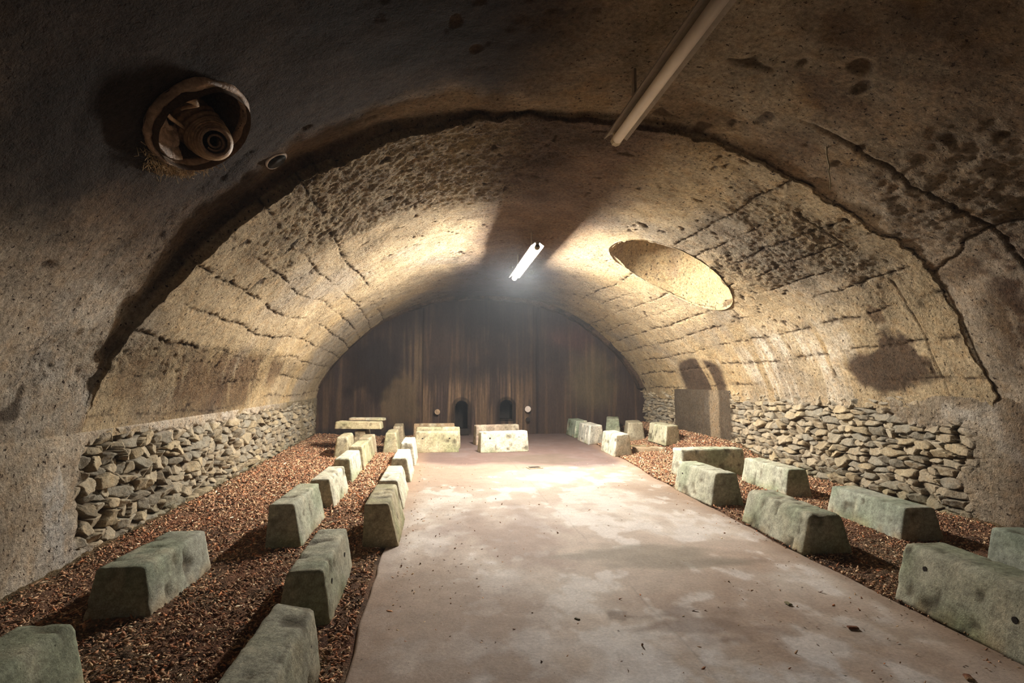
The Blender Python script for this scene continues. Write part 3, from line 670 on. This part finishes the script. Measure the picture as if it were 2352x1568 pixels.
# left, out in the gravel
block(-2.02, 2.15, 0, 'dark mossy block cut off by the lower left corner of the frame', GO, L=1.15, h=.36, wb=.42, wt=.28, tone=(.26, .28, .20), rtop=.05)
block(-2.15, 4.18, -1, 'weathered block with a black shadowed near end and flaking right side in the gravel', GO, L=1.0, wb=.44, wt=.31, h=.35, tone=(.33, .33, .27), chip=1.5)
block(-1.47, 5.70, 0, 'block with a dark near end and pocked right side, beside the left slab-edge row', GO, L=1.2, h=.43, lean=-.03, tone=GREEN, wb=.35)
block(-1.46, 7.38, 0, 'block with a cracked near top edge, directly behind the pocked block', GO, tone=PALE, L=1.2, h=.38, chip=1.8, lean=-.02)
block(-1.51, 9.25, 0, 'narrow block with a brown near end, third of the outer left row', GO, tone=PALE, L=1.2, h=.40)
block(-1.51, 10.75, 0, 'chipped ochre block, fourth of the outer left row', GO, tone=OCH, L=1.15, h=.43, chip=2)
block(-1.53, 12.1, 0, 'low brownish block, fifth of the outer left row', GO, tone=(.38, .30, .20), L=1.1, h=.44)
block(-2.01, 12.25, 2, 'rounded ochre block standing left of the outer left row', GO, tone=OCH, L=1.05, rtop=.06, h=.46)
block(-1.80, 13.45, 1, 'brown block under the tipped slab at the back left', GO, tone=(.36, .28, .18), L=1.15, h=.49)
# crosswise groups
block(.53, 13.03, 90, 'front ochre block of the left crosswise stack, dark hole near its right end', GC, wb=.34, L=1.02, h=.49, holes=((-1, .22, .33), (-1, .84, .33)), tone=OCH)
block(.60, 13.78, 90, 'middle block of the left crosswise stack, showing only its right end and top', GC, L=1.1, tone=OCH, h=.53)
block(.52, 15.45, 90, 'brown rear block of the left crosswise stack', GC, L=1.15, tone=(.36, .25, .15), h=.50)
block(2.15, 13.00, 100, 'pale front block of the right crosswise pair with two dark holes', GC, wb=.34, L=1.18, h=.49, holes=((-1, .25, .34), (-1, .95, .34)), tone=PALE, pale=.4)
block(2.19, 14.65, 101, 'pinkish-brown rear block of the right crosswise pair', GC, L=1.22, tone=(.36, .27, .21), h=.52)
# right, beside the slab
block(3.56, 2.52, -5, 'big mossy grey block at the right edge of the frame with a round hole', GR, L=1.28, wb=.50, wt=.32, h=.42, tone=GREEN, holes=((-1, 1.02, .29), (-1, .35, .22)), rtop=.07)
block(3.67, 4.80, -6, 'long smooth grey-green block with a dark brown near end on the right slab edge', GR, L=1.30, wb=.50, wt=.31, h=.37, tone=GREEN, rtop=.06)
block(3.80, 6.82, -1, 'shorter grey-green block on the right slab edge, standing before the crosswise one', GR, L=1.2, wb=.46, wt=.29, h=.43, tone=GREEN, holes=((-1, .98, .27),))
block(4.10, 11.72, -3, 'pale block with bright edges at the front of the far right row', GR, L=1.2, wb=.50, wt=.36, h=.48, tone=PALE, pale=.4, skew=.6)
block(4.20, 14.1, -1, 'block flaked white in the middle of the far right row', GR, L=1.2, wb=.52, wt=.38, h=.50, tone=(.45, .44, .38), pale=.9, chip=1.6, skew=.5)
block(4.28, 15.85, -1, 'dull green block at the back of the far right row against the end wall', GR, L=1.15, wb=.50, wt=.36, h=.50, tone=(.30, .34, .26), skew=.3)
# right, in the gravel
block(5.36, 9.20, 92, 'crosswise block with a wide dark front behind the slab-edge blocks on the right', GQ, L=1.2, wb=.46, wt=.34, h=.47, tone=GREEN)
block(5.10, 7.22, -4, 'mossy grey block with a black near end, nearest the right wall', GQ, L=1.3, wb=.40, wt=.27, h=.40, tone=GREEN)
block(4.95, 5.08, -7, 'speckled grey block with a dark brown near end, behind the long slab-edge block', GQ, L=1.3, wb=.46, wt=.31, h=.34, tone=(.36, .37, .31))
block(4.80, 3.08, -6, 'dark grey block only partly in view at the right edge of the frame', GQ, L=1.15, wb=.42, wt=.28, h=.38, tone=(.27, .29, .24))
block(5.68, 12.65, -3, 'yellow-green block standing apart in front of the stained wall patch', GQ, L=1.25, wb=.52, wt=.38, h=.47, tone=(.46, .43, .30), skew=.6)
block(5.38, 14.35, -15, 'brown streaked block behind the yellow-green one on the right', GQ, L=1.1, wb=.52, wt=.40, tone=(.34, .29, .20), h=.50, skew=.3)
block(5.20, 15.75, -18, 'grey-green block farthest back on the right', GQ, L=1.15, wb=.46, wt=.36, tone=(.33, .34, .25), h=.52)
# flat slabs resting on the blocks at the back left
def slab(x, y, z, L, w, h, ang, tilt, label, seed, tone):
    me = block_mesh('stone_slab', L, w, w*.96, h, seed, rtop=.02, chip=2.2, tone=tone)
    o = link('stone_slab', me, M['block']); tag(o, label, 'stone slab', 'slabs tipped over the back left blocks')
    o.location = (x, y, z); o.rotation_euler = (math.radians(tilt[0]), math.radians(tilt[1]), math.radians(ang)); return o
slab(-1.30, 13.70, .505, 1.08, .62, .17, 90, (1, 1), 'thick ochre stone slab lying flat over the brown block at the back left', 501, (.46, .38, .24))
slab(-1.26, 13.95, .685, .86, .36, .06, 86, (1, 1), 'thin grey broken slab lying on top of the thick one', 502, (.42, .38, .30))
# lump of rubble and a board between the far right rows
me = block_mesh('rubble_slab', .75, .30, .26, .11, 503, rtop=.03, chip=2.5, tone=(.30, .22, .14)); o = link('rubble_slab', me, M['block'])
tag(o, 'flat broken stone piece lying in the gravel between the far right blocks', 'stone'); o.location = (5.25, 12.1, .03); o.rotation_euler = (0, 0, math.radians(80))
me = block_mesh('rotten_board', .6, .14, .13, .045, 504, rtop=.01, chip=1.5, tone=(.26, .13, .07)); o = link('rotten_board', me, M['block'])
tag(o, 'small reddish board lying behind the flat stone piece in the far right gravel', 'board'); o.location = (5.3, 12.95, .05); o.rotation_euler = (0, 0, math.radians(95))
# larger scraps on the slab
for k, (x, y, s, lab) in enumerate(((2.55, 3.75, .045, 'dark red flake near the long right slab-edge block'), (2.75, 3.35, .05, 'red-brown lump on the slab, right of centre'), (2.9, 2.75, .05, 'dark oval flake before the big right block'), (.95, 3.75, .03, 'small brown flake near the left of the slab'))):
    me = block_mesh('bark_scrap', s*1.3, s*.8, s*.6, s*.2, 600+k, rtop=s*.15, chip=.3, tone=(.22, .09, .05)); o = link('bark_scrap', me, M['block'])
    tag(o, lab, 'scrap', 'larger scraps on the slab'); o.location = (x, y, .003); o.rotation_euler = (0, 0, k*1.3)

# ------------------------------------------------------------------ shaft opening on the right of the vault
nth, nzz = 200, 70
th = np.linspace(0, 2*math.pi, nth); hh = np.linspace(0, 1, nzz)
TH, HH = np.meshgrid(th, hh, indexing='ij')
Rr = SH[2]+.045+.02*fbm(TH*3, HH*2, 700, 3)*np.sin(TH/2)+.004*fbm(TH*20, HH*12, 701, 3)*np.sin(TH/2)-.42*HH
xs_ = SH[0]+np.cos(TH)*Rr; ys_ = SH[1]+np.sin(TH)*Rr
tt = (SH[0]+np.cos(TH)*(SH[2]+.045)-CXV)/aw(ys_); zb = np.interp(tt, tA, zA)+bulge(tt, ys_)-.01
zt = 4.85
Z = zb*(1-HH)+zt*HH
Cs = np.array([.48, .36, .20])*np.ones(TH.shape+(3,)); Cs = mix(Cs, [.30, .22, .15], sst(0, .6, fbm(TH*2, HH*2, 702, 4))*.6)
me = mesh_np('trim_shaft', np.stack([xs_, ys_, Z], -1).reshape(-1, 3), grid_faces(nth, nzz, True), Cs.reshape(-1, 3), np.zeros(Cs.shape[0]*Cs.shape[1])); o = link('trim_shaft', me, M['vault']); tag(o, kind='structure')
bm = bmesh.new(); vs_ = [bm.verts.new((SH[0]+math.cos(a)*.72, SH[1]+math.sin(a)*.72, zt)) for a in np.linspace(0, 2*math.pi, 48, endpoint=False)]; bm.faces.new(vs_)
o = bm_obj('trim_shaft', bm, M['dark']); tag(o, kind='structure')

# ------------------------------------------------------------------ oval duct opening on the left of the front vault
def loc(u, v, w): return OPC+OPU*u+OPV*v+OPN*w
nth, nzz = 120, 24
TH, HH = np.meshgrid(np.linspace(0, 2*math.pi, nth), np.linspace(0, 1, nzz), indexing='ij')
wv = .02*fbm(TH*2, HH*3, 710, 3)*np.sin(TH/2)
ru = .43+wv; rv = .35+wv
P_ = np.array(OPC)+np.cos(TH)[..., None]*ru[..., None]*np.array(OPU)+np.sin(TH)[..., None]*rv[..., None]*np.array(OPV)+(HH*1.1-.12)[..., None]*np.array(OPN)
me = mesh_np('trim_duct', P_.reshape(-1, 3), grid_faces(nth, nzz), (np.array([.16, .10, .06])*np.ones((nth*nzz, 3)))); o = link('trim_duct', me, M['stone']); tag(o, kind='structure')
bm = bmesh.new(); bm.faces.new([bm.verts.new(loc(math.cos(a)*.5, math.sin(a)*.42, .98)) for a in np.linspace(0, 2*math.pi, 32, endpoint=False)]); o = bm_obj('trim_duct', bm, M['dark']); tag(o, kind='structure')
# raised rim
nth, nk = 160, 14
TH, KK = np.meshgrid(np.linspace(0, 2*math.pi, nth), np.linspace(0, 2*math.pi, nk), indexing='ij')
thick = .028+.012*fbm(TH*2, TH*0, 711, 3)*np.sin(TH/2)+.02*np.exp(-((TH-3.6)/.2)**2)+.006*fbm(TH*9, KK*2, 712, 3)*np.sin(TH/2)
R1 = np.cos(KK)*thick; W1 = np.sin(KK)*thick*1.4-.03
P_ = np.array(OPC)+(np.cos(TH)*(.445+R1))[..., None]*np.array(OPU)+(np.sin(TH)*(.365+R1))[..., None]*np.array(OPV)+W1[..., None]*np.array(OPN)
me = mesh_np('trim_rim', P_.reshape(-1, 3), grid_faces(nth, nk), None); o = link('trim_rim', me, M['rim']); tag(o, kind='structure')
# rusted duct inside
root = empty('rusty_duct', loc(.12, 0, .2)); tag(root, 'rusty bulging duct with a flared open mouth hanging inside the oval ceiling opening', 'duct')
def rl(u, v, w): return loc(u, v, w)-root.location
LO = -1 if OPV.z > 0 else 1            # direction down the vault
def bmt(name, pts, rr, seg, mat, par=root, caps=False, sm=True):
    bm = bmesh.new(); bm_tube(bm, pts, rr, seg, caps); return bm_obj(name, bm, mat, par, sm)
def chk(P, n=3):
    P = [tuple(p) for p in P]
    for _ in range(n):
        Q = [P[0]]
        for p, q in zip(P, P[1:]): Q += [tuple(x*.75+y*.25 for x, y in zip(p, q)), tuple(x*.25+y*.75 for x, y in zip(p, q))]
        P = Q+[P[-1]]
    return P
ax = chk([(.16, 0, .60, .11), (.24, .01, .34, .13), (.27, .02, .18, .165), (.27, .02, .03, .155), (.225, .01, -.06, .135), (.17, 0, -.10, .105)])
bmt('duct_body', [rl(*p[:3]) for p in ax], [p[3]*(1+.04*math.sin(i*1.7)) for i, p in enumerate(ax)], 32, M['rust'])
def ml(r, t, d):          # point around the mouth axis, which turns towards the hall
    return rl(.17-.86*d+.5*r*math.sin(t), r*math.cos(t), -.10-.5*d-.86*r*math.sin(t))
bmt('mouth_ring', [ml(.098, t, .004) for t in np.linspace(0, 2*math.pi, 40)], .013, 10, M['rim'])
bmt('inner_coil', [ml(.068-.004*t, t, -.01-.002*t) for t in np.linspace(0, 9, 50)], .008, 8, M['rim'])
bmt('strap', [rl(-.20, LO*.0, .06), rl(-.205, LO*-.05, .04), rl(-.17, LO*-.085, .02), rl(-.13, LO*-.08, .02), rl(-.115, LO*-.045, .04), rl(-.10, LO*-.0, .07), rl(-.06, LO*.02, .10), rl(-.02, LO*-.01, .13)], [.012, .02, .026, .022, .016, .013, .012, .01], 10, M['rust'])
# corroded fitting beside it
root2 = empty('corroded_fitting', loc(.36, LO*-.03, -.03)); tag(root2, 'small corroded metal fitting stuck at the lower right rim of the oval opening', 'metal fitting')
bm = bmesh.new(); r0 = root2.location
bm_tube(bm, [loc(.36, LO*-.06, .05)-r0, loc(.375, LO*-.03, -.03)-r0, loc(.385, LO*.0, -.08)-r0], [.03, .042, .032], 12); bm_obj('casing', bm, M['rim'], root2, True)
bm = bmesh.new(); bm_tube(bm, [loc(.41, LO*-.05, -.05)-r0, loc(.425, LO*-.03, -.09)-r0], [.018, .014], 8); bm_obj('nozzle', bm, M['rust'], root2, True)
# cross bar and sagging sheet in the opening
bm = bmesh.new(); bm_tube(bm, [loc(-.40, LO*.10, .10), loc(-.10, LO*.12, .06), loc(.14, LO*.10, .10)], [.012, .014, .012], 8); o = bm_obj('iron_bar', bm, M['rust'], None, True); tag(o, 'thin rusty bar spanning the left half of the oval opening', 'bar')
# sagging crust caught in the lower left of the opening
gu, gv = 40, 24
A_, B_ = np.meshgrid(np.linspace(0, 1, gu), np.linspace(0, 1, gv), indexing='ij')
an = math.pi/2*LO+(A_-.5)*-2.2*1.0+(.55 if LO > 0 else .55)*LO
Ru = .40-.20*B_; w_ = -.02+.16*B_+.03*fbm(A_*5, B_*3, 720, 3)
P_ = np.array(OPC)+(np.cos(an)*Ru)[..., None]*np.array(OPU)+(np.sin(an)*Ru*.84)[..., None]*np.array(OPV)+w_[..., None]*np.array(OPN)
me = mesh_np('plaster_crust', P_.reshape(-1, 3), grid_faces(gu, gv), None); o = link('plaster_crust', me, M['rim']); so = o.modifiers.new('thick', 'SOLIDIFY'); so.thickness = .02
tag(o, 'peeling brown crust curling inside the lower edge of the oval opening', 'crust')
# straw under the opening
random.seed(5); bm = bmesh.new()
for k in range(260):
    th_ = random.gauss(.45, .38); rr_ = 1+abs(random.gauss(0, .10)); u = .47*math.sin(th_)*rr_; v = LO*.39*math.cos(th_)*rr_
    p = loc(u, v, -.05); a = random.uniform(-.9, .9)+random.choice((0, 0, 1.2)); l = random.uniform(.02, .08)
    q = p+OPU*l*math.cos(a)+OPV*l*math.sin(a)+OPN*random.uniform(-.05, .03); mid = (p+q)/2+OPN*random.uniform(-.04, .01)
    bm_tube(bm, [p, mid, q], .002, 4)
o = bm_obj('straw', bm, M['straw'], None, False); tag(o, 'tangle of dry brown straw under the oval ceiling opening', 'straw', kind='stuff')
# small round hole beside it
sn = Vector((-.60, 0, .80)).normalized()
bm = bmesh.new(); bm_tube(bm, [SMC-sn*.03, SMC-sn*.035, SMC-sn*.035, SMC+sn*.3], [.082, .092, .074, .074], 24, False); bm.faces.new([v for v in bm.verts][-24:])
lip = bmesh.new(); e1 = Vector((0, 1, 0)); e2 = sn.cross(e1)
bm_tube(lip, [SMC-sn*.02+(e1*math.cos(t)+e2*math.sin(t))*(.092+.006*math.sin(3*t)) for t in np.linspace(0, 2*math.pi, 40)], .014, 8)
o = bm_obj('drain_pipe', bm, M['dark'], None, True); bm_obj('lip', lip, M['white'], o, True); tag(o, 'round dark pipe mouth in the plaster right of the oval opening', 'pipe')
# hanging roots
def root_(pts, r, label):
    bm = bmesh.new(); bm_tube(bm, pts, r, 7); o = bm_obj('hanging_root', bm, M['root'], None, True); tag(o, label, 'root', 'roots hanging from the vault')
def vroot(t, Y, L, r, label, seed):
    p = vpt(t, Y); random.seed(seed); pts = [p+Vector((0, 0, .06))]
    for k in range(8): pts.append(p+Vector((random.gauss(0, .006)+.002*k, random.gauss(0, .004), -L*k/7)))
    root_(pts, [r*(1-.07*k) for k in range(9)], label)
vroot(.475, 4.75, .42, .009, 'long pale root dangling from the vault, upper right', 3)
vroot(.752, 9.9, .20, .006, 'short thin pale root under the round shaft opening', 4)

# ------------------------------------------------------------------ tube lamps
FX, FZ = 1.71, 3.93
def lamp(y0, y1, lit, label):
    root = empty('tube_lamp', (FX, y0, FZ)); tag(root, label, 'lamp', 'tube lamps along the crown of the vault')
    L = y1-y0
    bm = bmesh.new(); prof = [(-.095, .075), (-.105, .055), (-.06, .115), (.06, .115), (.105, .055), (.095, .075)]
    prof = [(-.115, .045), (-.115, .060), (-.055, .125), (.055, .125), (.115, .060), (.115, .045), (.045, .100), (-.045, .100)]
    A = [bm.verts.new((x, 0, z)) for x, z in prof]; B = [bm.verts.new((x, L, z)) for x, z in prof]; n = len(prof)
    for i in range(n): bm.faces.new((A[i], A[(i+1) % n], B[(i+1) % n], B[i]))
    bm.faces.new(A[::-1]); bm.faces.new(B)
    bm_obj('reflector', bm, M['housing'], root)
    bm = bmesh.new(); bm_tube(bm, [(0, .06, .03), (0, L-.06, .03)], .048, 20); bm_obj('tube', bm, M['lit' if lit else 'cover'], root, True)
    for yy in (.0, L-.06):
        bm = bmesh.new(); bm_tube(bm, [(0, yy, .03), (0, yy+.06, .03)], .052, 8); bm_box(bm, -.03, .03, yy, yy+.05, .03, .11); bm_obj('end_holder', bm, M['cap'], root)
    for yy in (L*.2, L*.8):
        bm = bmesh.new(); bm_box(bm, -.012, .012, yy-.03, yy+.03, .115, .45); bm_obj('hanger', bm, M['housing'], root)
lamp(2.35, 4.98, False, 'unlit tube lamp with a dusty cover, nearest the camera under the vault')
lamp(9.15, 12.05, True, 'glowing white tube lamp in the middle of the vault')

# ------------------------------------------------------------------ faint haze in the air, added for the glow around the lamp
HAZE = .0022
bm = bmesh.new(); bm_box(bm, CXV-5.6, CXV+5.6, YF, YE+.5, -.2, 5.6)
m = bpy.data.materials.new('haze'); m.use_nodes = True; nt = m.node_tree; nt.nodes.remove(nt.nodes['Principled BSDF'])
v = nt.nodes.new('ShaderNodeVolumeScatter'); v.inputs['Density'].default_value = HAZE; v.inputs['Anisotropy'].default_value = .3
v.inputs["Color"].default_value = (.86, .92, 1, 1)
nt.links.new(v.outputs[0], nt.nodes['Material Output'].inputs['Volume'])
o = bm_obj('haze', bm, m); tag(o, 'thin bluish haze hanging in the air of the vault', 'haze', kind='stuff')
